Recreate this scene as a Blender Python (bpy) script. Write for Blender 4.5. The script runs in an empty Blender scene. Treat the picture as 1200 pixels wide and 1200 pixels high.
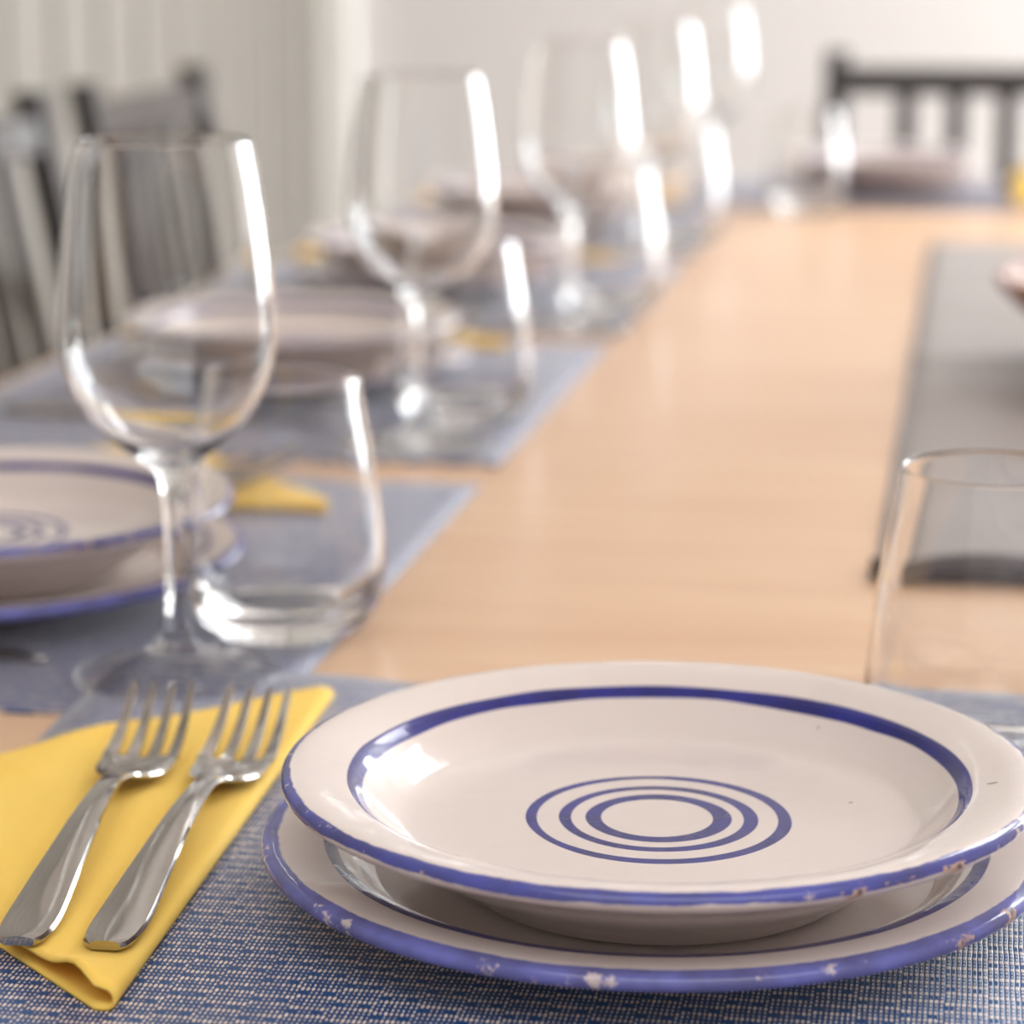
import bpy, math, random
from mathutils import Vector, Matrix
random.seed(7)
scn = bpy.context.scene
COL = scn.collection
TZ = 0.75            # table top height
PI = math.pi
R = math.radians


def lin(r, g, b):
    f = lambda c: (c / 12.92 if c <= 0.04045 else ((c + 0.055) / 1.055) ** 2.4)
    return (f(r / 255), f(g / 255), f(b / 255), 1.0)


# ------------------------------------------------------------------ node helpers
class NT:
    def __init__(s, name):
        s.m = bpy.data.materials.new(name)
        s.m.use_nodes = True
        s.t = s.m.node_tree
        s.bsdf = s.t.nodes['Principled BSDF']

    def n(s, typ, **kw):
        x = s.t.nodes.new(typ)
        for k, v in kw.items():
            setattr(x, k, v)
        return x

    def l(s, a, b):
        s.t.links.new(a, b)

    def put(s, sock, v):
        if isinstance(v, bpy.types.NodeSocket):
            s.l(v, sock)
        else:
            sock.default_value = v

    def math(s, op, a, b=None, c=None, clamp=False):
        x = s.n('ShaderNodeMath', operation=op, use_clamp=clamp)
        s.put(x.inputs[0], a)
        if b is not None:
            s.put(x.inputs[1], b)
        if c is not None:
            s.put(x.inputs[2], c)
        return x.outputs[0]

    def mix(s, f, a, b):
        x = s.n('ShaderNodeMix', data_type='RGBA')
        s.put(x.inputs[0], f)
        s.put(x.inputs[6], a)
        s.put(x.inputs[7], b)
        return x.outputs[2]

    def step(s, v, lo, hi):
        x = s.n('ShaderNodeMapRange', interpolation_type='SMOOTHSTEP')
        s.put(x.inputs[0], v)
        s.put(x.inputs[1], lo)
        s.put(x.inputs[2], hi)
        return x.outputs[0]

    def obj(s):
        return s.n('ShaderNodeTexCoord').outputs['Object']

    def noise(s, vec, scale, detail=2.0, rough=0.5, dim='3D', w=None):
        x = s.n('ShaderNodeTexNoise', noise_dimensions=dim)
        s.put(x.inputs['Vector'], vec)
        if w is not None:
            s.put(x.inputs['W'], w)
        x.inputs['Scale'].default_value = scale
        x.inputs['Detail'].default_value = detail
        x.inputs['Roughness'].default_value = rough
        return x.outputs[0]

    def mapping(s, vec, scale=(1, 1, 1), loc=(0, 0, 0)):
        x = s.n('ShaderNodeMapping')
        s.l(vec, x.inputs[0])
        x.inputs['Scale'].default_value = scale
        x.inputs['Location'].default_value = loc
        return x.outputs[0]

    def xyz(s, vec):
        x = s.n('ShaderNodeSeparateXYZ')
        s.l(vec, x.inputs[0])
        return x.outputs

    def bump(s, h, dist, strength=1.0):
        x = s.n('ShaderNodeBump')
        s.l(h, x.inputs['Height'])
        x.inputs['Distance'].default_value = dist
        x.inputs['Strength'].default_value = strength
        s.l(x.outputs[0], s.bsdf.inputs['Normal'])

    def set(s, **kw):
        for k, v in kw.items():
            s.put(s.bsdf.inputs[k.replace('_', ' ')], v)
        return s


def simple(name, col, rough=0.5, var=0.04, scale=6.0, **kw):
    t = NT(name)
    f = t.noise(t.obj(), scale, 4)
    d = tuple(c * (1 - var) for c in col[:3]) + (1,)
    u = tuple(min(1, c * (1 + var)) for c in col[:3]) + (1,)
    t.set(Base_Color=t.mix(f, d, u), Roughness=rough, **kw)
    return t.m


# ------------------------------------------------------------------ materials
def mat_glaze(name, rings, rim_r, rim_w, rim_z, ringcol, rimcol):
    """cream glazed earthenware with hand painted rings and a chipped painted rim"""
    t = NT(name)
    o = t.obj()
    X, Y, Z = t.xyz(o)
    info = t.n('ShaderNodeObjectInfo')
    rnd = info.outputs['Random']
    w = t.math('MULTIPLY', rnd, 37.0)
    r = t.math('SQRT', t.math('ADD', t.math('MULTIPLY', X, X), t.math('MULTIPLY', Y, Y)))
    wob = t.math('MULTIPLY', t.math('SUBTRACT', t.noise(o, 14, 2, .5, '4D', w), 0.5), 0.0022)
    rw = t.math('ADD', r, wob)
    wid = t.noise(o, 22, 1, .5, '4D', t.math('ADD', w, 5.0))
    mask = None
    for (r0, w0) in rings:
        d = t.math('ABSOLUTE', t.math('SUBTRACT', rw, r0))
        half = t.math('MULTIPLY', t.math('ADD', t.math('MULTIPLY', wid, 1.1), 0.45), w0 * 0.5)
        e = t.math('SUBTRACT', half, d)
        k = t.step(e, -0.00025, 0.00025)
        mask = k if mask is None else t.math('MAXIMUM', mask, k)
    up = t.n('ShaderNodeNewGeometry')
    # rings are painted on the upper face only
    nz = t.xyz(up.outputs['Normal'])[2]
    mask = t.math('MULTIPLY', mask, t.step(nz, 0.0, 0.1))
    rough_edge = t.math('MULTIPLY', t.math('SUBTRACT', t.noise(o, 60, 4, .65, '4D', w), 0.5), 0.0030)
    rim = t.step(t.math('SUBTRACT', t.math('ADD', r, rough_edge), rim_r - rim_w), -0.0004, 0.0004)
    chip_n = t.noise(o, 62, 5, .68, '4D', t.math('ADD', w, 11.0))
    low_n = t.noise(o, 34, 4, .6, '4D', t.math('ADD', w, 23.0))
    zz = t.math('ADD', Z, t.math('MULTIPLY', t.math('SUBTRACT', low_n, .5), .0050))
    rim = t.math('MULTIPLY', rim, t.step(t.math('SUBTRACT', zz, rim_z), -.0002, .0004))
    wear = t.n('ShaderNodeSeparateColor')      # how much of the painted rim is left on this plate
    t.l(info.outputs['Color'], wear.inputs[0])
    rim = t.math('MULTIPLY', rim, wear.outputs[0])
    # bare clay line and chips along the lower lip
    lip = t.math('MULTIPLY', t.step(t.math('SUBTRACT', r, rim_r - .0034), -.0004, .0008), t.step(t.math('SUBTRACT', rim_z + .0016, zz), -.0003, .0006))
    atrim = t.step(t.math('SUBTRACT', r, rim_r - 0.0022), -0.0003, 0.0008)
    chip = t.math('MULTIPLY', t.step(chip_n, 0.60, 0.625), t.math('MAXIMUM', lip, t.math('MULTIPLY', atrim, t.step(low_n, .56, .62))))
    worn = t.math('MULTIPLY', t.step(chip_n, 0.41, 0.36), atrim)
    shade = t.noise(o, 45, 3, .6)
    blue = t.mix(t.step(shade, .3, .7), tuple(c * 0.7 for c in ringcol[:3]) + (1,), tuple(min(1, c * 1.25) for c in ringcol[:3]) + (1,))
    rb = t.mix(t.step(shade, .32, .68), tuple(c * 0.66 for c in rimcol[:3]) + (1,), tuple(min(1, c * 1.35) for c in rimcol[:3]) + (1,))
    cream = t.mix(t.noise(o, 16, 3), lin(222, 209, 203), lin(227, 216, 210))
    speck = t.step(t.noise(o, 130, 1, .5, '4D', w), 0.80, 0.82)
    cream = t.mix(t.math('MULTIPLY', speck, 0.6), cream, lin(120, 100, 85))
    c = t.mix(t.math('MULTIPLY', mask, 0.98), cream, blue)
    c = t.mix(t.math('MULTIPLY', rim, 0.93), c, rb)
    c = t.mix(t.math('MULTIPLY', worn, 0.75), c, lin(222, 205, 195))
    c = t.mix(chip, c, t.mix(t.step(chip_n, 0.64, 0.69), lin(200, 168, 146), lin(92, 80, 84)))
    t.set(Base_Color=c, Roughness=t.math('ADD', t.math('MULTIPLY', chip, 0.5), 0.09), IOR=1.5)
    t.bump(t.noise(o, 55, 3, .55, '4D', w), 0.0012, 0.22)
    return t.m


M = {}
BLUE = lin(26, 34, 124)
M['glaze_small'] = mat_glaze('glazed_plate_small', [(0.0375, .0036), (0.0275, .0036), (0.0190, .0046), (0.0893, .0042)], .1105, .0024, .0318, BLUE, lin(52, 62, 148))
M['glaze_large'] = mat_glaze('glazed_plate_large', [(0.0975, .0046)], .1175, .0050, .0150, BLUE, lin(84, 90, 166))


def mat_placemat():
    t = NT('woven_blue_placemat')
    o = t.obj()
    X, Y, Z = t.xyz(o)
    a, P, Q = 0.00145, 0.0116, 0.0130
    wx = t.math('MULTIPLY', t.math('SUBTRACT', t.noise(o, 60, 2), .5), 0.0008)
    wy = t.math('MULTIPLY', t.math('SUBTRACT', t.noise(t.mapping(o, (1, 1, 1), (3, 5, 0)), 90, 2), .5), 0.0012)
    xi = t.math('DIVIDE', t.math('ADD', X, wx), P)
    cx = t.math('FLOOR', xi)
    f8 = t.math('MULTIPLY', t.math('FRACT', xi), 8.0)
    ci = t.math('FLOOR', f8)
    ux = t.math('SUBTRACT', t.math('FRACT', f8), .5)
    vv = t.math('ADD', t.math('DIVIDE', t.math('ADD', Y, wy), Q), t.math('MULTIPLY', t.math('MODULO', t.math('ABSOLUTE', cx), 2.0), .5))
    f5 = t.math('MULTIPLY', t.math('FRACT', vv), 5.0)
    di = t.math('FLOOR', f5)
    uy = t.math('SUBTRACT', t.math('FRACT', f5), .5)
    cell = t.n('ShaderNodeCombineXYZ')
    t.l(t.math('ADD', t.math('MULTIPLY', cx, 8.0), ci), cell.inputs[0])
    t.l(t.math('ADD', t.math('MULTIPLY', t.math('FLOOR', vv), 5.0), di), cell.inputs[1])
    wn = t.n('ShaderNodeTexWhiteNoise', noise_dimensions='2D')
    t.l(cell.outputs[0], wn.inputs['Vector'])
    rv = wn.outputs['Value']
    is0 = t.math('COMPARE', di, 0.0, .1)
    mid = t.math('COMPARE', ci, 3.0, 1.1)            # three middle columns of the eye motif
    cont = t.math('COMPARE', ci, 7.0, .1)            # unbroken column between motifs
    big = t.math('MAXIMUM', t.math('COMPARE', di, 1.0, .1), t.math('COMPARE', di, 4.0, .1))
    rad = t.math('ADD', t.math('ADD', .24, t.math('MULTIPLY', big, .17)), t.math('MULTIPLY', rv, .15))
    rad = t.math('SUBTRACT', rad, t.math('MULTIPLY', t.math('MULTIPLY', is0, mid), .06))
    edge = t.math('SUBTRACT', t.math('SUBTRACT', 1.0, mid), cont)
    rad = t.math('SUBTRACT', rad, t.math('MULTIPLY', t.math('MULTIPLY', is0, edge), 1.0))
    d = t.math('SQRT', t.math('ADD', t.math('POWER', t.math('MULTIPLY', ux, 1.55), 2.0), t.math('POWER', t.math('MULTIPLY', uy, 1.05), 2.0)))
    fac = t.step(t.math('SUBTRACT', rad, d), -0.07, 0.10)
    gap_shade = t.step(t.math('ABSOLUTE', ux), .36, .5)
    blue = t.mix(t.noise(o, 420, 2), lin(0, 58, 116), lin(10, 88, 152))
    blue = t.mix(t.math('MULTIPLY', gap_shade, .7), blue, lin(2, 26, 58))  # shade in the gaps between threads, painted into the blue
    cream = t.mix(rv, lin(218, 196, 184), lin(244, 226, 212))
    t.set(Base_Color=t.mix(fac, blue, cream), Roughness=0.36, IOR=1.5)
    t.bsdf.inputs['Sheen Weight'].default_value = .6
    t.bsdf.inputs['Sheen Roughness'].default_value = .25
    hgt = t.math('SUBTRACT', t.math('MULTIPLY', fac, .6), t.math('MULTIPLY', gap_shade, .4))
    t.bump(hgt, 0.0005, 0.5)
    return t.m


M['mat'] = mat_placemat()


def mat_oak():
    t = NT('oiled_oak_top')
    o = t.obj()
    g = t.noise(t.mapping(o, (3.0, 60, 60)), 1.0, 6, .6)
    g2 = t.noise(t.mapping(o, (0.7, 7, 7)), 1.0, 3, .5)
    f = t.noise(t.mapping(o, (18, 420, 60)), 1.0, 3, .6)
    c = t.mix(t.step(g, .32, .70), lin(218, 174, 136), lin(234, 198, 163))
    c = t.mix(t.math('MULTIPLY', t.step(g2, .35, .7), .45), c, lin(234, 198, 162))
    c = t.mix(t.math('MULTIPLY', t.step(f, .62, .75), .35), c, lin(190, 136, 98))
    t.set(Base_Color=c, Roughness=t.math('ADD', .24, t.math('MULTIPLY', g, .12)), IOR=1.62)
    t.bump(f, 0.0004, .12)
    return t.m


M['oak'] = mat_oak()
M['oak_leg'] = simple('oak_frame', lin(205, 150, 108), .4, .12, 9)


def mat_steel():
    t = NT('polished_cutlery_steel')
    o = t.obj()
    n = t.noise(t.mapping(o, (900, 30, 30)), 1.0, 2)
    t.set(Base_Color=lin(176, 172, 168), Metallic=1.0, Roughness=t.math('ADD', .07, t.math('MULTIPLY', n, .06)))
    return t.m


M['steel'] = mat_steel()


def mat_glass(name, tint):
    t = NT(name)
    t.set(Base_Color=tint, Roughness=0.0, IOR=1.48)
    t.bsdf.inputs['Transmission Weight'].default_value = 1.0
    return t.m


def mat_thin_glass():
    t = NT('thin_clear_glass_foot')
    t.set(Base_Color=(.985, .99, .99, 1), Roughness=0.0, IOR=1.48)
    t.bsdf.inputs['Transmission Weight'].default_value = 1.0
    tr = t.n('ShaderNodeBsdfTransparent')
    mx = t.n('ShaderNodeMixShader')
    mx.inputs[0].default_value = .18
    out = [x for x in t.t.nodes if x.type == 'OUTPUT_MATERIAL'][0]
    t.l(t.bsdf.outputs[0], mx.inputs[1])
    t.l(tr.outputs[0], mx.inputs[2])
    t.l(mx.outputs[0], out.inputs['Surface'])
    return t.m


M['glass_foot'] = mat_thin_glass()
M['glass'] = mat_glass('clear_glass', (0.985, 0.99, 0.99, 1))


def mat_napkin():
    t = NT('yellow_paper_napkin')
    o = t.obj()
    n = t.noise(o, 28, 4)
    c = t.mix(n, lin(251, 200, 88), lin(254, 211, 108))
    t.set(Base_Color=c, Roughness=.85)
    t.bsdf.inputs['Subsurface Weight'].default_value = .25
    t.bsdf.inputs['Subsurface Radius'].default_value = (.004, .002, .0006)
    t.bsdf.inputs['Subsurface Scale'].default_value = 1.0
    h = t.math('ADD', t.math('MULTIPLY', t.noise(t.mapping(o, (1, .35, 1)), 40, 3), 1.0), t.math('MULTIPLY', t.noise(o, 1500, 2), .05))
    t.bump(h, 0.004, .35)
    return t.m


M['napkin'] = mat_napkin()


def mat_runner():
    t = NT('grey_runner_cloth')
    o = t.obj()
    X, Y, Z = t.xyz(o)
    w = t.noise(t.mapping(o, (60, 900, 60)), 1.0, 3)
    w2 = t.noise(t.mapping(o, (900, 60, 60)), 1.0, 3)
    f = t.math('MULTIPLY', t.math('ADD', w, w2), .5)
    c = t.mix(f, lin(98, 85, 80), lin(143, 128, 121))
    t.set(Base_Color=c, Roughness=.42)
    t.bsdf.inputs['Sheen Weight'].default_value = .3
    t.bump(f, .0006, .5)
    return t.m


M['runner'] = mat_runner()
M['hem'] = simple('dark_runner_hem', lin(62, 50, 46), .8, .3, 300)
M['dark_wood'] = simple('dark_lacquered_wood', lin(40, 27, 23), .22, .25, 20)
M['seat_cloth'] = simple('dark_seat_pad', lin(70, 62, 60), .8, .2, 200)
M['white_wall'] = simple('white_plaster_wall', lin(214, 211, 210), .75, .015, 3)
M['ceiling'] = simple('white_ceiling', lin(232, 228, 224), .85, .01, 2)
M['trim'] = simple('white_painted_trim', lin(236, 236, 232), .45, .01, 5)
M['bowl_wood'] = simple('amber_brown_wood', lin(140, 78, 30), .5, .25, 40)
M['radiator'] = simple('white_trim_dim', lin(220, 216, 210), .5, .02, 5)


def mat_boards():
    t = NT('greige_board_and_batten')
    o = t.obj()
    c = t.mix(t.noise(t.mapping(o, (4, 4, .6)), 2.0, 3), lin(131, 127, 120), lin(140, 135, 128))
    t.set(Base_Color=c, Roughness=.6)
    return t.m


M['boards'] = mat_boards()


def mat_floor():
    t = NT('grey_brown_plank_floor')
    o = t.obj()
    b = t.n('ShaderNodeTexBrick')
    t.l(t.mapping(o, (1, 1, 1)), b.inputs['Vector'])
    b.inputs['Color1'].default_value = lin(150, 132, 116)
    b.inputs['Color2'].default_value = lin(168, 150, 134)
    b.inputs['Mortar'].default_value = lin(90, 76, 66)
    b.inputs['Scale'].default_value = 1.0
    b.inputs['Mortar Size'].default_value = .003
    b.inputs['Brick Width'].default_value = 1.4
    b.inputs['Row Height'].default_value = .16
    g = t.noise(t.mapping(o, (4, 70, 1)), 1.0, 5)
    t.set(Base_Color=t.mix(t.math('MULTIPLY', g, .35), b.outputs['Color'], lin(110, 92, 78)), Roughness=.4)
    return t.m


M['floor'] = mat_floor()


# ------------------------------------------------------------------ mesh helpers
class MB:
    def __init__(s):
        s.v, s.f = [], []

    def add(s, verts, faces):
        b = len(s.v)
        s.v += [tuple(p) for p in verts]
        s.f += [tuple(b + i for i in f) for f in faces]

    def box(s, x0, x1, y0, y1, z0, z1):
        v = [(x, y, z) for x in (x0, x1) for y in (y0, y1) for z in (z0, z1)]
        s.add(v, [(0, 1, 3, 2), (4, 6, 7, 5), (0, 4, 5, 1), (2, 3, 7, 6), (0, 2, 6, 4), (1, 5, 7, 3)])

    def loft(s, rings, cap=True, closed=True):
        n = len(rings[0])
        v = [p for r in rings for p in r]
        f = []
        for i in range(len(rings) - 1):
            for j in range(n if closed else n - 1):
                k = (j + 1) % n
                f.append((i * n + j, i * n + k, (i + 1) * n + k, (i + 1) * n + j))
        if cap:
            f.append(tuple(range(n))[::-1])
            f.append(tuple((len(rings) - 1) * n + j for j in range(n)))
        s.add(v, f)

    def lathe(s, prof, n=96):
        """prof: list of (r, z); r == 0 makes a pole"""
        idx, v = [], []
        for (r, z) in prof:
            if r < 1e-7:
                idx.append([len(v)] * n)
                v.append((0, 0, z))
            else:
                idx.append(list(range(len(v), len(v) + n)))
                v += [(r * math.cos(2 * PI * j / n), r * math.sin(2 * PI * j / n), z) for j in range(n)]
        f = []
        for a, b in zip(idx, idx[1:]):
            for j in range(n):
                k = (j + 1) % n
                q = []
                for i in (a[j], a[k], b[k], b[j]):
                    if i not in q:
                        q.append(i)
                if len(q) > 2:
                    f.append(tuple(q))
        s.add(v, f)

    def build(s, name, mat, parent=None, smooth=True, bevel=0, loc=(0, 0, 0), auto=None):
        me = bpy.data.meshes.new(name)
        me.from_pydata(s.v, [], s.f)
        me.validate()
        me.update()
        me.materials.append(mat)
        o = bpy.data.objects.new(name, me)
        COL.objects.link(o)
        o.location = loc
        if parent:
            o.parent = parent
        if smooth:
            for p in me.polygons:
                p.use_smooth = True
            if auto:
                me.set_sharp_from_angle(angle=R(auto))
        if bevel:
            b = o.modifiers.new('soft_edge', 'BEVEL')
            b.width = bevel
            b.segments = 3
            b.limit_method = 'ANGLE'
        return o


def catmull(pts, k=6):
    P = [Vector(p) for p in pts]
    P = [P[0] * 2 - P[1]] + P + [P[-1] * 2 - P[-2]]
    out = []
    for i in range(1, len(P) - 2):
        for j in range(k):
            t = j / k
            a, b, c, d = P[i - 1:i + 3]
            out.append(tuple(0.5 * ((2 * b) + (c - a) * t + (2 * a - 5 * b + 4 * c - d) * t * t + (3 * b - a - 3 * c + d) * t ** 3)))
    out.append(tuple(P[-2]))
    return [(max(0.0, p[0]),) + p[1:] for p in out]


def interp(tab, x):
    """smooth Hermite interpolation of a (x, y) table"""
    if tab[0][0] < x < tab[-1][0]:
        n = len(tab)
        sl = []
        for i in range(n):
            a, b = max(0, i - 1), min(n - 1, i + 1)
            sl.append((tab[b][1] - tab[a][1]) / (tab[b][0] - tab[a][0]))
        for i in range(n - 1):
            if x <= tab[i + 1][0]:
                h = tab[i + 1][0] - tab[i][0]
                t = (x - tab[i][0]) / h
                return ((2 * t ** 3 - 3 * t * t + 1) * tab[i][1] + (t ** 3 - 2 * t * t + t) * h * sl[i]
                        + (3 * t * t - 2 * t ** 3) * tab[i + 1][1] + (t ** 3 - t * t) * h * sl[i + 1])
    if x <= tab[0][0]:
        return tab[0][1]
    for (a, ya), (b, yb) in zip(tab, tab[1:]):
        if x <= b:
            t = (x - a) / (b - a)
            t = t * t * (3 - 2 * t) * .5 + t * .5
            return ya + (yb - ya) * t
    return tab[-1][1]


def tag(o, label, cat, group=None, kind=None):
    o['label'] = label
    o['category'] = cat
    if group:
        o['group'] = group
    if kind:
        o['kind'] = kind
    return o


def empty(name, loc=(0, 0, 0), rz=0.0):
    o = bpy.data.objects.new(name, None)
    COL.objects.link(o)
    o.empty_display_size = .05
    o.location = loc
    o.rotation_euler = (0, 0, rz)
    return o


def children(o):
    return [c for c in bpy.data.objects if c.parent == o]


def dup(o, loc=None, rz=None, label=None, parent=None):
    c = o.copy()
    COL.objects.link(c)
    if parent is not None:
        c.parent = parent
    for ch in children(o):
        dup(ch, parent=c)
    if loc is not None:
        c.location = loc
    if rz is not None:
        c.rotation_euler = (0, 0, rz)
    if label:
        c['label'] = label
    return c


def struct(o, label=None):
    o['kind'] = 'structure'
    return o


# ------------------------------------------------------------------ room
XL, XR, YF, YB, ZC = -1.37, 2.70, -2.2, 5.5, 2.6
WIN = [(3.75, 5.3)]       # window in the right wall
BW = (1.3, 2.55)          # window in the back wall
m = MB(); m.box(XL - .1, XR + .1, YF - .1, YB + .1, -.1, 0)
struct(m.build('floor', M['floor'], smooth=False))
m = MB(); m.box(XL - .1, XR + .1, YF - .1, YB + .1, ZC, ZC + .1)
struct(m.build('ceiling', M['ceiling'], smooth=False))
WZ0, WZ1 = .55, 2.40
m = MB()
m.box(XL - .1, BW[0], YB, YB + .12, 0, ZC)
m.box(BW[1], XR + .12, YB, YB + .12, 0, ZC)
m.box(BW[0], BW[1], YB, YB + .12, 0, WZ0)
m.box(BW[0], BW[1], YB, YB + .12, WZ1, ZC)
struct(m.build('wall_back', M['white_wall'], smooth=False))
# left wall clad in vertical boards with battens (pattern of one surface)
m = MB(); m.box(XL - .1, XL, YF, YB, 0, ZC)
y = YF + .05
while y < YB - .1:
    m.box(XL, XL + .007, y, y + .075, .12, ZC)
    y += .205
struct(m.build('wall_left', M['boards'], smooth=False))
# right wall with two window openings
m = MB()
ys = [YF] + [c for w in WIN for c in w] + [YB]
for i in range(0, len(ys), 2):
    m.box(XR, XR + .12, ys[i], ys[i + 1], 0, ZC)
for (a, b) in WIN:
    m.box(XR, XR + .12, a, b, 0, WZ0)
    m.box(XR, XR + .12, a, b, WZ1, ZC)
struct(m.build('wall_right', M['white_wall'], smooth=False))
# front wall, behind the camera
m = MB(); m.box(XL, XR, YF - .12, YF, 0, ZC)
struct(m.build('wall_front', M['white_wall'], smooth=False))


def window(n, axis, a, b):
    m = MB()

    def bx(p0, p1, z0, z1, d0=.02, d1=.07):
        if axis == 'b':
            m.box(p0, p1, YB + d0, YB + d1, z0, z1)
        elif axis == 'x':
            m.box(XR + d0, XR + d1, p0, p1, z0, z1)
        else:
            m.box(p0, p1, YF - d1, YF - d0, z0, z1)
    bx(a, a + .06, WZ0, WZ1); bx(b - .06, b, WZ0, WZ1)
    bx(a + .06, b - .06, WZ0, WZ0 + .06); bx(a + .06, b - .06, WZ1 - .06, WZ1)
    c = (a + b) / 2
    bx(c - .045, c + .045, WZ0 + .06, WZ1 - .06)
    zm = WZ0 + (WZ1 - WZ0) * .62
    bx(a + .06, c - .045, zm - .02, zm + .02, .03, .06)
    bx(c + .045, b - .06, zm - .02, zm + .02, .03, .06)
    return struct(m.build('window_%d' % n, M['trim'], smooth=False))


window(1, 'x', *WIN[0]); window(2, 'b', *BW)
m = MB(); m.box(XL + .0, XL + .065, YB - .05, YB, .0, ZC)
struct(m.build('trim_1', M['trim'], smooth=False))
m = MB(); m.box(XL + .066, XR - .001, YB - .016, YB, 0, .12)
struct(m.build('baseboard_back', M['trim'], smooth=False))
m = MB(); m.box(XL, XL + .016, YF, YB - .05, 0, .12)
struct(m.build('baseboard_left', M['trim'], smooth=False))


def area(name, loc, rot, sx, sy, power, col):
    l = bpy.data.lights.new(name, 'AREA')
    l.shape = 'RECTANGLE'
    l.size, l.size_y = sx, sy
    l.energy = power
    l.color = col
    o = bpy.data.objects.new(name, l)
    COL.objects.link(o)
    o.location = loc
    o.rotation_euler = rot
    return o


for i, (a, b) in enumerate(WIN):
    area('window_daylight', (XR + .09, (a + b) / 2, (WZ0 + WZ1) / 2), (0, R(90), 0), WZ1 - WZ0, b - a, 140, (.925, .97, 1.0))
area('window_daylight', ((BW[0] + BW[1]) / 2, YB + .09, (WZ0 + WZ1) / 2), (R(-90), 0, 0), BW[1] - BW[0], WZ1 - WZ0, 120, (.925, .97, 1.0))
area('ceiling_fill', (.65, -.95, ZC - .02), (0, 0, 0), 3.2, 1.8, 39, (.97, .98, 1.0))  # added fill light behind the camera, brightens the near plates
area('ceiling_fill', (1.1, 3.5, ZC - .02), (0, 0, 0), 1.2, 1.2, 32, (.97, .98, 1.0))  # added fill for the far end of the table, no fixture modelled

w = bpy.data.worlds.new('sky')
scn.world = w
w.use_nodes = True
w.node_tree.nodes['Background'].inputs[0].default_value = (.9, .95, 1, 1)
w.node_tree.nodes['Background'].inputs[1].default_value = .6

# ------------------------------------------------------------------ table
TX0, TX1, TY0, TY1 = -.622, .90, .54, 3.17
tb = empty('dining_table', ((TX0 + TX1) / 2, (TY0 + TY1) / 2, 0))
tag(tb, 'long pale oak dining table laid for a meal', 'table')
hx, hy = (TX1 - TX0) / 2, (TY1 - TY0) / 2
m = MB(); m.box(-hx, hx, -hy, hy, TZ - .032, TZ)
m.build('tabletop', M['oak'], tb, bevel=.003)
for sx in (-1, 1):
    for sy in (-1, 1):
        m = MB(); m.box(sx * (hx - .09) - .035, sx * (hx - .09) + .035, sy * (hy - .09) - .035, sy * (hy - .09) + .035, 0, TZ - .032)
        m.build('leg', M['oak_leg'], tb, bevel=.004)
for s in (-1, 1):
    m = MB(); m.box(-hx + .125, hx - .125, s * (hy - .09) - .011, s * (hy - .09) + .011, TZ - .115, TZ - .032)
    m.build('apron', M['oak_leg'], tb)
    m = MB(); m.box(s * (hx - .09) - .011, s * (hx - .09) + .011, -hy + .125, hy - .125, TZ - .115, TZ - .032)
    m.build('apron', M['oak_leg'], tb)

# ------------------------------------------------------------------ runner
RX0, RX1, RY0, RY1 = -.037, .305, 1.150, 2.490
m = MB()
nx, ny = 24, 150
rc = ((RX0 + RX1) / 2, (RY0 + RY1) / 2)


def runner_z(x, yy):
    e = yy - RY0
    z = .0018
    z += .010 * math.exp(-((e - .012) / .016) ** 2) * (.65 + .35 * math.sin(x * 38 + 1.0))       # curled near end
    z += .004 * math.exp(-((yy - 1.79 - .05 * (x - .1)) / .030) ** 2)                             # crease across
    z += .0006 * (1 + math.sin(yy * 31 + x * 6)) * min(1, max(0, e / .1))
    return z


vs = []
for i in range(ny + 1):
    yy = RY0 + (RY1 - RY0) * i / ny
    for j in range(nx + 1):
        x = RX0 + (RX1 - RX0) * j / nx
        vs.append((x - rc[0], yy - rc[1] + (.006 * math.sin(x * 30) if i == 0 else 0), runner_z(x, yy)))
fs = [(i * (nx + 1) + j, i * (nx + 1) + j + 1, (i + 1) * (nx + 1) + j + 1, (i + 1) * (nx + 1) + j) for i in range(ny) for j in range(nx)]
m.add(vs, fs)
rn = m.build('table_runner', M['runner'], loc=(rc[0], rc[1], TZ))
sd = rn.modifiers.new('cloth_thickness', 'SOLIDIFY'); sd.thickness = .0016; sd.offset = -1
tag(rn, 'grey brown cloth runner with dark hem lying along the oak table', 'table runner')
m = MB()
for (yy0, yy1) in ((RY0, RY0 + .018),):
    vs, n = [], 24
    for k in range(5):
        yy = yy0 - .003 + (yy1 - yy0 + .003) * k / 4
        for j in range(n + 1):
            x = RX0 - .002 + (RX1 - RX0 + .004) * j / n
            vs.append((x - rc[0], yy - rc[1], runner_z(x, max(RY0, yy)) + .0008))
    m.add(vs, [(i * (n + 1) + j, i * (n + 1) + j + 1, (i + 1) * (n + 1) + j + 1, (i + 1) * (n + 1) + j) for i in range(4) for j in range(n)])
hm = m.build('hem', M['hem'], rn)
sd = hm.modifiers.new('cloth_thickness', 'SOLIDIFY'); sd.thickness = .0030; sd.offset = -1
hm['label'] = 'dark brown stitched hem'

# ------------------------------------------------------------------ placemats
MT = .0016


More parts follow.
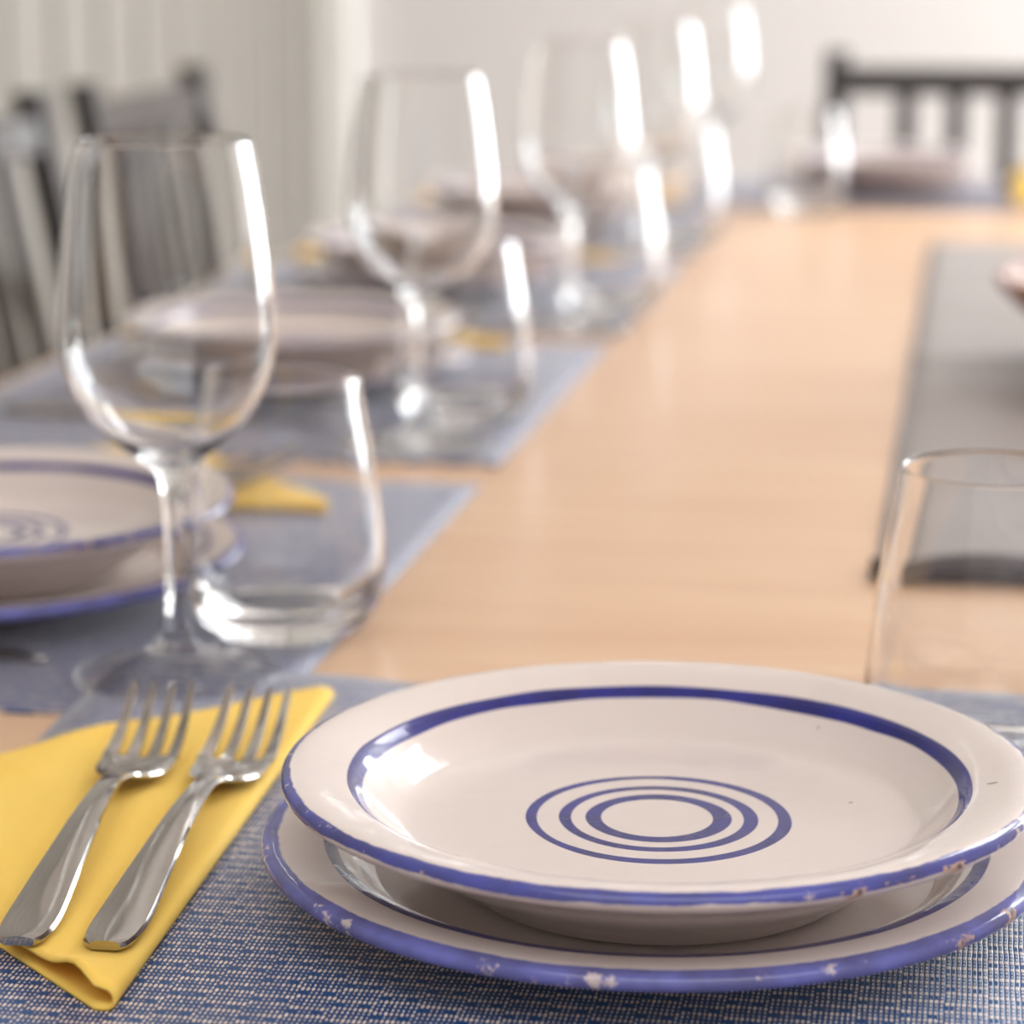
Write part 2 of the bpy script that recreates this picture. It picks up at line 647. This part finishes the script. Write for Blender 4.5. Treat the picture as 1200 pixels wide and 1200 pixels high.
def placemat(cx, cy, sx, sy, label, lift=None, rz=0):
    m = MB()
    nx, ny = int(sx / .0125), int(sy / .0125)
    vs = []
    for i in range(ny + 1):
        for j in range(nx + 1):
            x, yy = -sx / 2 + sx * j / nx, -sy / 2 + sy * i / ny
            vs.append((x, yy, MT + .0002 + (lift(cx + x, cy + yy) if lift else 0)))
    fs = [(i * (nx + 1) + j, i * (nx + 1) + j + 1, (i + 1) * (nx + 1) + j + 1, (i + 1) * (nx + 1) + j) for i in range(ny) for j in range(nx)]
    m.add(vs, fs)
    o = m.build('placemat', M['mat'], loc=(cx, cy, TZ))
    o.rotation_euler.z = rz
    s = o.modifiers.new('mat_thickness', 'SOLIDIFY'); s.thickness = MT; s.offset = -1
    return tag(o, label, 'placemat', 'woven blue placemats')


def sstep(a, b, x):
    t = min(1, max(0, (x - a) / (b - a)))
    return t * t * (3 - 2 * t)


def near_lift(x, yy):   # the near mat rides over the corner of its neighbour
    return (MT + .0006) * sstep(-.195, -.235, x) * sstep(.835, .872, yy)


placemat(-.1035, .762, .437, .368, 'blue woven placemat under the sharp front plates and two forks', near_lift)
placemat(-.430, 1.1045, .36, .435, 'blue woven placemat under the sharp tall wine glass and cropped plates')
placemat(-.430, 1.5930, .36, .435, 'blue woven placemat second along the left side of the table')
placemat(-.430, 2.0780, .36, .435, 'blurred blue placemat third along the left side of the table')
placemat(-.430, 2.5680, .36, .425, 'blurred blue placemat at the far end of the left row')
placemat(-.1035, 2.978, .437, .345, 'blurred blue placemat across the far table end before the slatted chair')

# ------------------------------------------------------------------ plates
UP = [(0, .0050), (.046, .0050), (.0515, .0026), (.0545, .0002), (.0560, 0), (.0585, .0005), (.0620, .0030), (.0700, .0086),
      (.0800, .0146), (.0900, .0206), (.1000, .0256), (.1070, .0286), (.1098, .0304), (.1108, .0322), (.1098, .0342), (.1070, .0349),
      (.1020, .0342), (.0950, .0324), (.0905, .0308), (.0880, .0288), (.0840, .0248), (.0790, .0212), (.0730, .0186),
      (.0600, .0174), (.0300, .0172), (0, .0172)]
LP = [(0, .0040), (.0500, .0040), (.0530, .0002), (.0550, 0), (.0600, 0), (.0650, .0026), (.0820, .0084), (.0950, .0130), (.1100, .0148),
      (.1160, .0158), (.1178, .0180), (.1168, .0203), (.1130, .0207), (.1060, .0199), (.0985, .0188), (.0945, .0177), (.0910, .0158),
      (.0875, .0126), (.0840, .0103), (.0800, .0095), (.0400, .0095), (0, .0095)]


def plate(name, prof, mat):
    m = MB()
    m.lathe(catmull(prof, 4), 160)
    return m.build(name, mat)


PU = plate('side_plate', UP, M['glaze_small'])
PL = plate('dinner_plate', LP, M['glaze_large'])
PZ = TZ + MT + .0004
places = [
    ((-.0870, .7400), (-.0845, .7280), .3, 'front upper cream plate with sharp blue rings and chipped rim', 'front lower cream plate with worn lilac rim under the ringed plate'),
    ((-.425, 1.055), (-.422, 1.050), 1.9, 'upper cream plate with blue rings cut off behind the tall wine glass', 'lower cream plate with dark blue rim cut off behind the tall wine glass'),
    ((-.430, 1.615), (-.430, 1.612), 4.0, 'upper cream plate seen through the bowl of the sharp wine glass', 'lower cream plate on the second placemat of the left row'),
    ((-.430, 2.085), (-.430, 2.085), 2.4, 'blurred upper plate on the third placemat of the left row', 'blurred lower plate on the third placemat of the left row'),
    ((-.430, 2.570), (-.430, 2.570), 5.1, 'blurred upper plate on the last placemat of the left row', 'blurred lower plate on the last placemat of the left row'),
    ((-.102, 2.985), (-.102, 2.985), 3.3, 'blurred upper plate before the dark slatted chair at the far end', 'blurred lower plate before the dark slatted chair at the far end'),
]
for i, (a, b, rz, lu, ll) in enumerate(places):
    lo = PL if i == 0 else dup(PL)
    up = PU if i == 0 else dup(PU)
    lo.location = (a[0], a[1], PZ); lo.rotation_euler.z = rz
    up.location = (b[0], b[1], PZ + .0101); up.rotation_euler.z = rz + 1.0
    k = 1.0 if i < 2 else .35
    lo.color = up.color = (k, k, k, 1)
    tag(lo, ll, 'plate', 'large lower plates'); tag(up, lu, 'plate', 'small ringed upper plates')

# ------------------------------------------------------------------ glasses
HG = .208


def wine_glass():
    root = empty('wine_glass')
    foot = catmull([(0, .0016), (.020, .0012), (.034, .0003), (.0380, .0002), (.0398, .0015), (.0386, .0029), (.033, .0037), (.022, .0062), (.012, .0105), (.0068, .0165)], 5)
    stem = catmull([(.0068, .0165), (.0047, .024), (.0038, .035), (.0035, .050), (.0037, .066), (.0048, .0765), (.0075, .0835)], 5)
    outer = catmull([(.0075, .0835), (.0150, .0885), (.0250, .0968), (.0335, .1075), (.0392, .1200), (.0413, .1330), (.0410, .1480), (.0392, .1680), (.0365, .1890), (.0338, .2040), (.03315, HG - .0004)], 5)
    inner = catmull([(.0325, HG), (.0320, HG - .0006), (.0326, .2040), (.0353, .1890), (.0380, .1680), (.0398, .1480), (.0401, .1330), (.0380, .1208), (.0325, .1088), (.0242, .0984), (.0142, .0911), (.0060, .0885), (0, .0881)], 5)
    m = MB(); m.lathe(foot, 96); m.build('foot', M['glass_foot'], root)
    m = MB(); m.lathe(stem, 96); m.build('stem', M['glass'], root)
    m = MB(); m.lathe(outer + inner, 96); m.build('bowl', M['glass'], root)
    return root


WG = wine_glass()
wgs = [(-.298, .940, 'tall empty wine glass standing behind the two sharp forks'),
       (-.301, 1.420, 'empty wine glass standing second from the camera on the left row'),
       (-.283, 1.885, 'blurred wine glass standing third from the camera on the left row'),
       (-.283, 2.350, 'blurred wine glass standing fourth from the camera on the left row'),
       (-.282, 2.870, 'blurred wine glass on the far end placemat, farthest of the wine glasses')]
for i, (x, yy, lb) in enumerate(wgs):
    o = WG if i == 0 else dup(WG)
    o.location = (x, yy, PZ)
    tag(o, lb, 'wine glass', 'stemmed wine glasses')

m = MB()
TO = catmull([(0, .0015), (.018, .0012), (.0255, .0003), (.0290, .0006), (.0335, .0040), (.0385, .0110), (.0410, .0210), (.0412, .0300), (.0400, .0450), (.0380, .0630), (.0345, .0830), (.0318, .0990), (.0312, .1016)], 5)
TI = catmull([(.0306, .1022), (.0299, .1014), (.0305, .0990), (.0332, .0830), (.0367, .0630), (.0387, .0450), (.0397, .0310), (.0388, .0230), (.0340, .0150), (.0240, .0105), (.0120, .0093), (0, .0090)], 5)
m.lathe([(r_, z_ * 1.05) for r_, z_ in TO + TI], 96)
TG = m.build('tumbler', M['glass'])
tgs = [(.011, .873, PZ, 'clear tumbler standing behind the front plate by the grey runner'),
       (-.274, 1.016, PZ, 'clear tumbler right behind the tall sharp wine glass'),
       (-.295, 1.505, PZ, 'clear tumbler beside the second wine glass of the left row'),
       (-.273, 1.985, PZ, 'blurred tumbler beside the third wine glass of the left row'),
       (-.271, 2.470, PZ, 'blurred tumbler beside the fourth wine glass of the left row'),
       (-.172, 2.775, TZ, 'blurred tumbler before the far end plates')]
for i, (x, yy, z, lb) in enumerate(tgs):
    o = TG if i == 0 else dup(TG)
    o.location = (x, yy, z)
    tag(o, lb, 'tumbler', 'clear water tumblers')

# ------------------------------------------------------------------ napkins
HN = .153


def napkin(loft=0.0):
    rr = .0024
    ns, nt = 70, 60
    vs = []
    for i in range(ns + 1):
        s = (i / ns * 2 - 1)
        s = math.copysign(abs(s) ** 1.6, s) * HN
        a = abs(s)
        q = PI * rr / 2
        if a < q:
            th = s / rr
            x, z = rr * math.cos(th) - rr, rr + rr * math.sin(th)
        else:
            x = -rr - (a - q)
            z = 2 * rr if s > 0 else 0
        half = max(.0006, min(HN - .007, HN - a))
        for j in range(nt + 1):
            t = j / nt * 2 - 1
            yy = t * half
            zz = z
            if s > 0:
                zz -= 2 * rr * .55 * sstep(.01, .12, a)
                zz += .0006 * math.sin(yy * 55 + a * 40) * sstep(0, .02, a)
                tip = math.exp(-((yy + HN - .013) / .012) ** 2)
                zz += .0055 * tip * math.exp(-((a - .015) / .010) ** 2)
                zz += .0035 * sstep(.55, 1, t) * (math.exp(-((a - .075) / .018) ** 2) + .8 * math.exp(-((a - .118) / .015) ** 2))
                zz += loft * math.exp(-((a - .045) / .04) ** 2) * math.cos(t * PI / 2) ** .6
            vs.append((x, yy, zz + .0007))
    m = MB()
    m.add(vs, [(i * (nt + 1) + j, (i + 1) * (nt + 1) + j, (i + 1) * (nt + 1) + j + 1, i * (nt + 1) + j + 1) for i in range(ns) for j in range(nt)])
    o = m.build('napkin', M['napkin'])
    sd = o.modifiers.new('paper_thickness', 'SOLIDIFY'); sd.thickness = .0011; sd.offset = 0
    return o


NK = napkin()
NZ = PZ
naps = [(-.2240, .7700, R(2.3), 'yellow paper napkin folded to a triangle under the two sharp forks'),
        (-.455, 1.235, -R(90), 'blurred yellow napkin seen through the tumbler behind the tall wine glass'),
        (-.455, 1.765, -R(90), 'blurred yellow napkin beside the second wine glass of the left row'),
        (-.445, 2.245, -R(90), 'blurred yellow napkin beside the third plates of the left row'),
        (-.440, 2.735, -R(90), 'blurred yellow napkin beside the last plates of the left row')]
for i, (x, yy, rz, lb) in enumerate(naps):
    o = NK if i == 0 else dup(NK)
    o.location = (x, yy, NZ)
    o.rotation_euler.z = rz
    tag(o, lb, 'napkin', 'yellow paper napkins')
NF = napkin(.040)
NF.location = (.045, 2.985, NZ); NF.rotation_euler.z = R(180)
tag(NF, 'puffed yellow napkin beside the far end plates at the picture edge', 'napkin', 'yellow paper napkins')

# ------------------------------------------------------------------ cutlery
FW_ = [(0, .0090), (.0012, .0118), (.004, .0143), (.009, .0160), (.018, .0166), (.040, .0146), (.065, .0119), (.090, .0095), (.118, .0074), (.131, .0075)]
FZ = [(0, .0012), (.020, .0020), (.05, .0052), (.09, .0088), (.118, .0088), (.131, .0066), (.145, .0022), (.158, .0006), (.170, .0016), (.185, .0060), (.206, .0162)]
HW = [(.131, .0075), (.136, .0105), (.141, .0175), (.147, .0232), (.154, .0254), (.160, .0256), (.166, .0256)]


def section(s, w, th, crown, cup, x0=0.0):
    """closed ring: top left to right then bottom back"""
    zc = interp(FZ, s)
    top, bot = [], []
    for q in (-1, -.90, -.62, -.31, 0, .31, .62, .90, 1):
        z = zc + cup * (x0 * 2 / .0256 + q * w / .0256) ** 2
        e = 0 if abs(q) > .95 else 1
        top.append((x0 + q * w / 2, s - .103, z + th * (.55 + .45 * e) + crown * (1 - q * q)))
        bot.append((x0 + q * w / 2 * .97, s - .103, z + th * .25 * (1 - e)))
    return top + bot[::-1]


def fork():
    root = empty('fork')
    m = MB()
    S = [0, .0012, .0026, .004, .0065, .009] + [.013 + .118 * i / 30 for i in range(31)]
    m.loft([section(s, interp(FW_, s), .0020, .0007 * (1 - sstep(.10, .131, s)), 0) for s in S])
    m.build('handle', M['steel'], root, auto=40)
    m = MB()
    S = [.131 + .035 * i / 20 for i in range(21)]
    m.loft([section(s, interp(HW, s), .0020, 0, .0022 * sstep(.131, .160, s)) for s in S])
    hd = m.build('head', M['steel'], root, auto=40)
    for k in range(4):
        m = MB()
        rings = []
        for i in range(25):
            s = .163 + .043 * i / 24
            u = i / 24
            w = .0049 - .0023 * u - (.0010 * max(0, (u - .9) / .1))
            x0 = (k - 1.5) * .0072 * (1 - .05 * u)
            rings.append(section(s, w, .0019 - .0007 * u, 0, .0022 * (1 - u * .5), x0))
        m.loft(rings)
        m.build('tine', M['steel'], hd, auto=40)
    return root


FK = fork()
NT_ = PZ + .0063
def fork_at(hx_, hy_, rz, z=NT_):
    """world position for the fork root from its handle end"""
    return (hx_ - math.sin(rz) * .103, hy_ + math.cos(rz) * .103, z)


forks = [(fork_at(-.2520, .6470, R(6.8)), R(6.0), 'left one of the two sharp steel forks on yellow napkin'),
         (fork_at(-.2280, .6480, R(3.6)), R(3.2), 'right one of the two sharp steel forks, next to the front plates')]
for (nx_, ny_, rz_, lb_), d in zip(naps[1:], ('second', 'third', 'fourth', 'fifth')):
    pass
rowname = ['through the tumbler behind the tall wine glass', 'beside the second plates of the left row', 'beside the third plates of the left row', 'beside the last plates of the left row']
for (nx_, ny_, rz_, lb_), d in zip(naps[1:], rowname):
    forks.append(((nx_ + .02, ny_ + .020, NT_), -R(90) + R(2), 'blurred inner fork on yellow napkin ' + d))
    forks.append(((nx_ + .012, ny_ + .049, NT_), -R(90) + R(4), 'blurred outer fork on yellow napkin ' + d))
for i, (p, rz, lb) in enumerate(forks):
    o = FK if i == 0 else dup(FK)
    o.location = p
    o.rotation_euler.z = rz
    tag(o, lb, 'fork', 'steel table forks')


def knife():
    root = empty('table_knife')
    m = MB()
    rings = []
    W = [(0, .010), (.004, .015), (.02, .0165), (.06, .013), (.105, .0100)]
    for i in range(24):
        s = .105 * i / 23
        w_ = interp(W, s)
        rings.append([(x * w_ / 2, s - .11, z) for x, z in ((-1, .0012), (-.6, .0042), (0, .0052), (.6, .0042), (1, .0012), (.6, .0), (-.6, .0))])
    m.loft(rings)
    m.build('handle', M['steel'], root, auto=50)
    m = MB()
    rings = []
    for i in range(30):
        u = i / 29
        s = .105 + .115 * u
        w_ = .010 + .008 * math.sin(min(1, u * 1.25) * PI / 2) - .016 * max(0, (u - .78) / .22) ** 2.2
        off = .002 * u + .004 * max(0, (u - .78) / .22) ** 2
        rings.append([(off + x * w_ / 2, s - .11, z) for x, z in ((-1, .0014), (.8, .0030), (1, .0026), (1, .0010), (.8, .0005), (-1, .0011))])
    m.loft(rings)
    m.build('blade', M['steel'], root, auto=50)
    return root


KN = knife()
kn = [(-.464, .957, 'dark table knife in front of the cropped plates, tip towards the wine glass'),
      (-.464, 1.478, 'blurred knife in front of the second plates of the left row'),
      (-.464, 1.950, 'blurred knife in front of the third plates of the left row'),
      (-.464, 2.437, 'blurred knife in front of the last plates of the left row')]
for i, (x, yy, lb) in enumerate(kn):
    o = KN if i == 0 else dup(KN)
    o.location = (x, yy, PZ + .0001)
    o.rotation_euler.z = -R(91)
    tag(o, lb, 'knife', 'steel table knives')

# ------------------------------------------------------------------ bowl on the runner
m = MB()
m.lathe(catmull([(0, .0), (.060, 0), (.066, .003), (.094, .014), (.124, .030), (.143, .046), (.1495, .055), (.1485, .0585), (.1450, .0575), (.136, .049), (.114, .032), (.080, .016), (.040, .011), (0, .010)], 5), 96)
bw = m.build('bowl', M['bowl_wood'], loc=(.168, 1.76, TZ + .0070))
tag(bw, 'wide amber brown wooden bowl on the grey runner, only its rim in view', 'bowl')


# ------------------------------------------------------------------ chairs
def tube_box(m, p0, p1, w, d):
    """square bar between two points, w along local x, d along y"""
    p0, p1 = Vector(p0), Vector(p1)
    rings = [[(p.x + sx * w / 2, p.y + sy * d / 2, p.z) for sx, sy in ((-1, -1), (1, -1), (1, 1), (-1, 1))] for p in (p0, p1)]
    m.loft(rings)


def chair():
    """faces +y; origin on the floor under the back posts at seat height"""
    root = empty('dining_chair')
    hw = .195
    lean = lambda z: -(z - .45) * .185 if z > .45 else -(.45 - z) * .10
    for s in (-1, 1):
        m = MB()
        x = s * (hw - .015)
        rings = []
        for z in (0, .2, .45, .6, .75, .897):
            rings.append([(x + a * .015, lean(z) + b * .013, z) for a, b in ((-1, -1), (1, -1), (1, 1), (-1, 1))])
        m.loft(rings)
        m.build('back_post', M['dark_wood'], root, bevel=.003, smooth=False)
        m = MB()
        tube_box(m, (x, .385, 0), (x, .385, .43), .032, .032)
        m.build('leg', M['dark_wood'], root, bevel=.003, smooth=False)
    m = MB(); m.box(-hw, hw, -.005, .405, .43, .455)
    m.build('seat', M['dark_wood'], root, bevel=.008, smooth=False)
    for (z0, z1, nm) in ((.842, .877, 'top_rail'), (.545, .575, 'lower_rail')):
        m = MB()
        rings = []
        for i in range(13):
            x = -hw + .028 + (2 * hw - .056) * i / 12
            bow = -.010 * (1 - (x / hw) ** 2)
            rings.append([(x, lean(z) + bow + b, z) for z, b in ((z0, -.010), (z0, .010), (z1, .010), (z1, -.010))])
        m.loft(rings)
        m.build(nm, M['dark_wood'], root, bevel=.003, smooth=False)
    for x in (-.093, -.031, .031, .093):
        m = MB()
        bow = -.010 * (1 - (x / hw) ** 2)
        rings = [[(x + a * .0125, lean(z) + bow + b * .006, z) for a, b in ((-1, -1), (1, -1), (1, 1), (-1, 1))] for z in (.573, .844)]
        m.loft(rings)
        m.build('slat', M['dark_wood'], root, bevel=.002, smooth=False)
    for s in (-1, 1):
        m = MB(); m.box(s * (hw - .015) - .009, s * (hw - .015) + .009, .0, .37, .36, .425)
        m.build('side_rail', M['dark_wood'], root, smooth=False)
    return root


CH = chair()
ch = [((.0085, 3.24, 0), R(180), 'dark slatted chair at the far table end against the white wall'),
      ((-.765, 2.61, 0), -R(90), 'dark slatted chair on the left side, seen behind the tall wine glass rim'),
      ((-.765, 2.105, 0), -R(90), 'dark slatted chair on the left side, cut off by the picture edge')]
for i, (p, rz, lb) in enumerate(ch):
    o = CH if i == 0 else dup(CH)
    o.location = p
    o.rotation_euler.z = rz
    tag(o, lb, 'chair', 'dark slatted dining chairs')

# ------------------------------------------------------------------ camera
cam = bpy.data.cameras.new('camera')
co = bpy.data.objects.new('camera', cam)
COL.objects.link(co)
co.location = (0, 0, TZ + .283)
co.rotation_euler = (R(90 - 12.425), 0, R(9.988))
cam.sensor_fit = 'HORIZONTAL'
cam.sensor_width = 36
cam.lens = 3050 / 1200 * 36
cam.clip_start = .01
cam.dof.use_dof = True
cam.dof.focus_distance = .735
cam.dof.aperture_fstop = 7.7
scn.camera = co

scn.view_settings.view_transform = 'Standard'
scn.view_settings.look = 'None'
scn.view_settings.gamma = 1
scn.view_settings.exposure = 0.36
cy = scn.cycles
cy.use_denoising = True
cy.max_bounces = 16
cy.transmission_bounces = 14
cy.glossy_bounces = 8
cy.diffuse_bounces = 5
cy.caustics_refractive = True
cy.caustics_reflective = True
cy.sample_clamp_indirect = 8
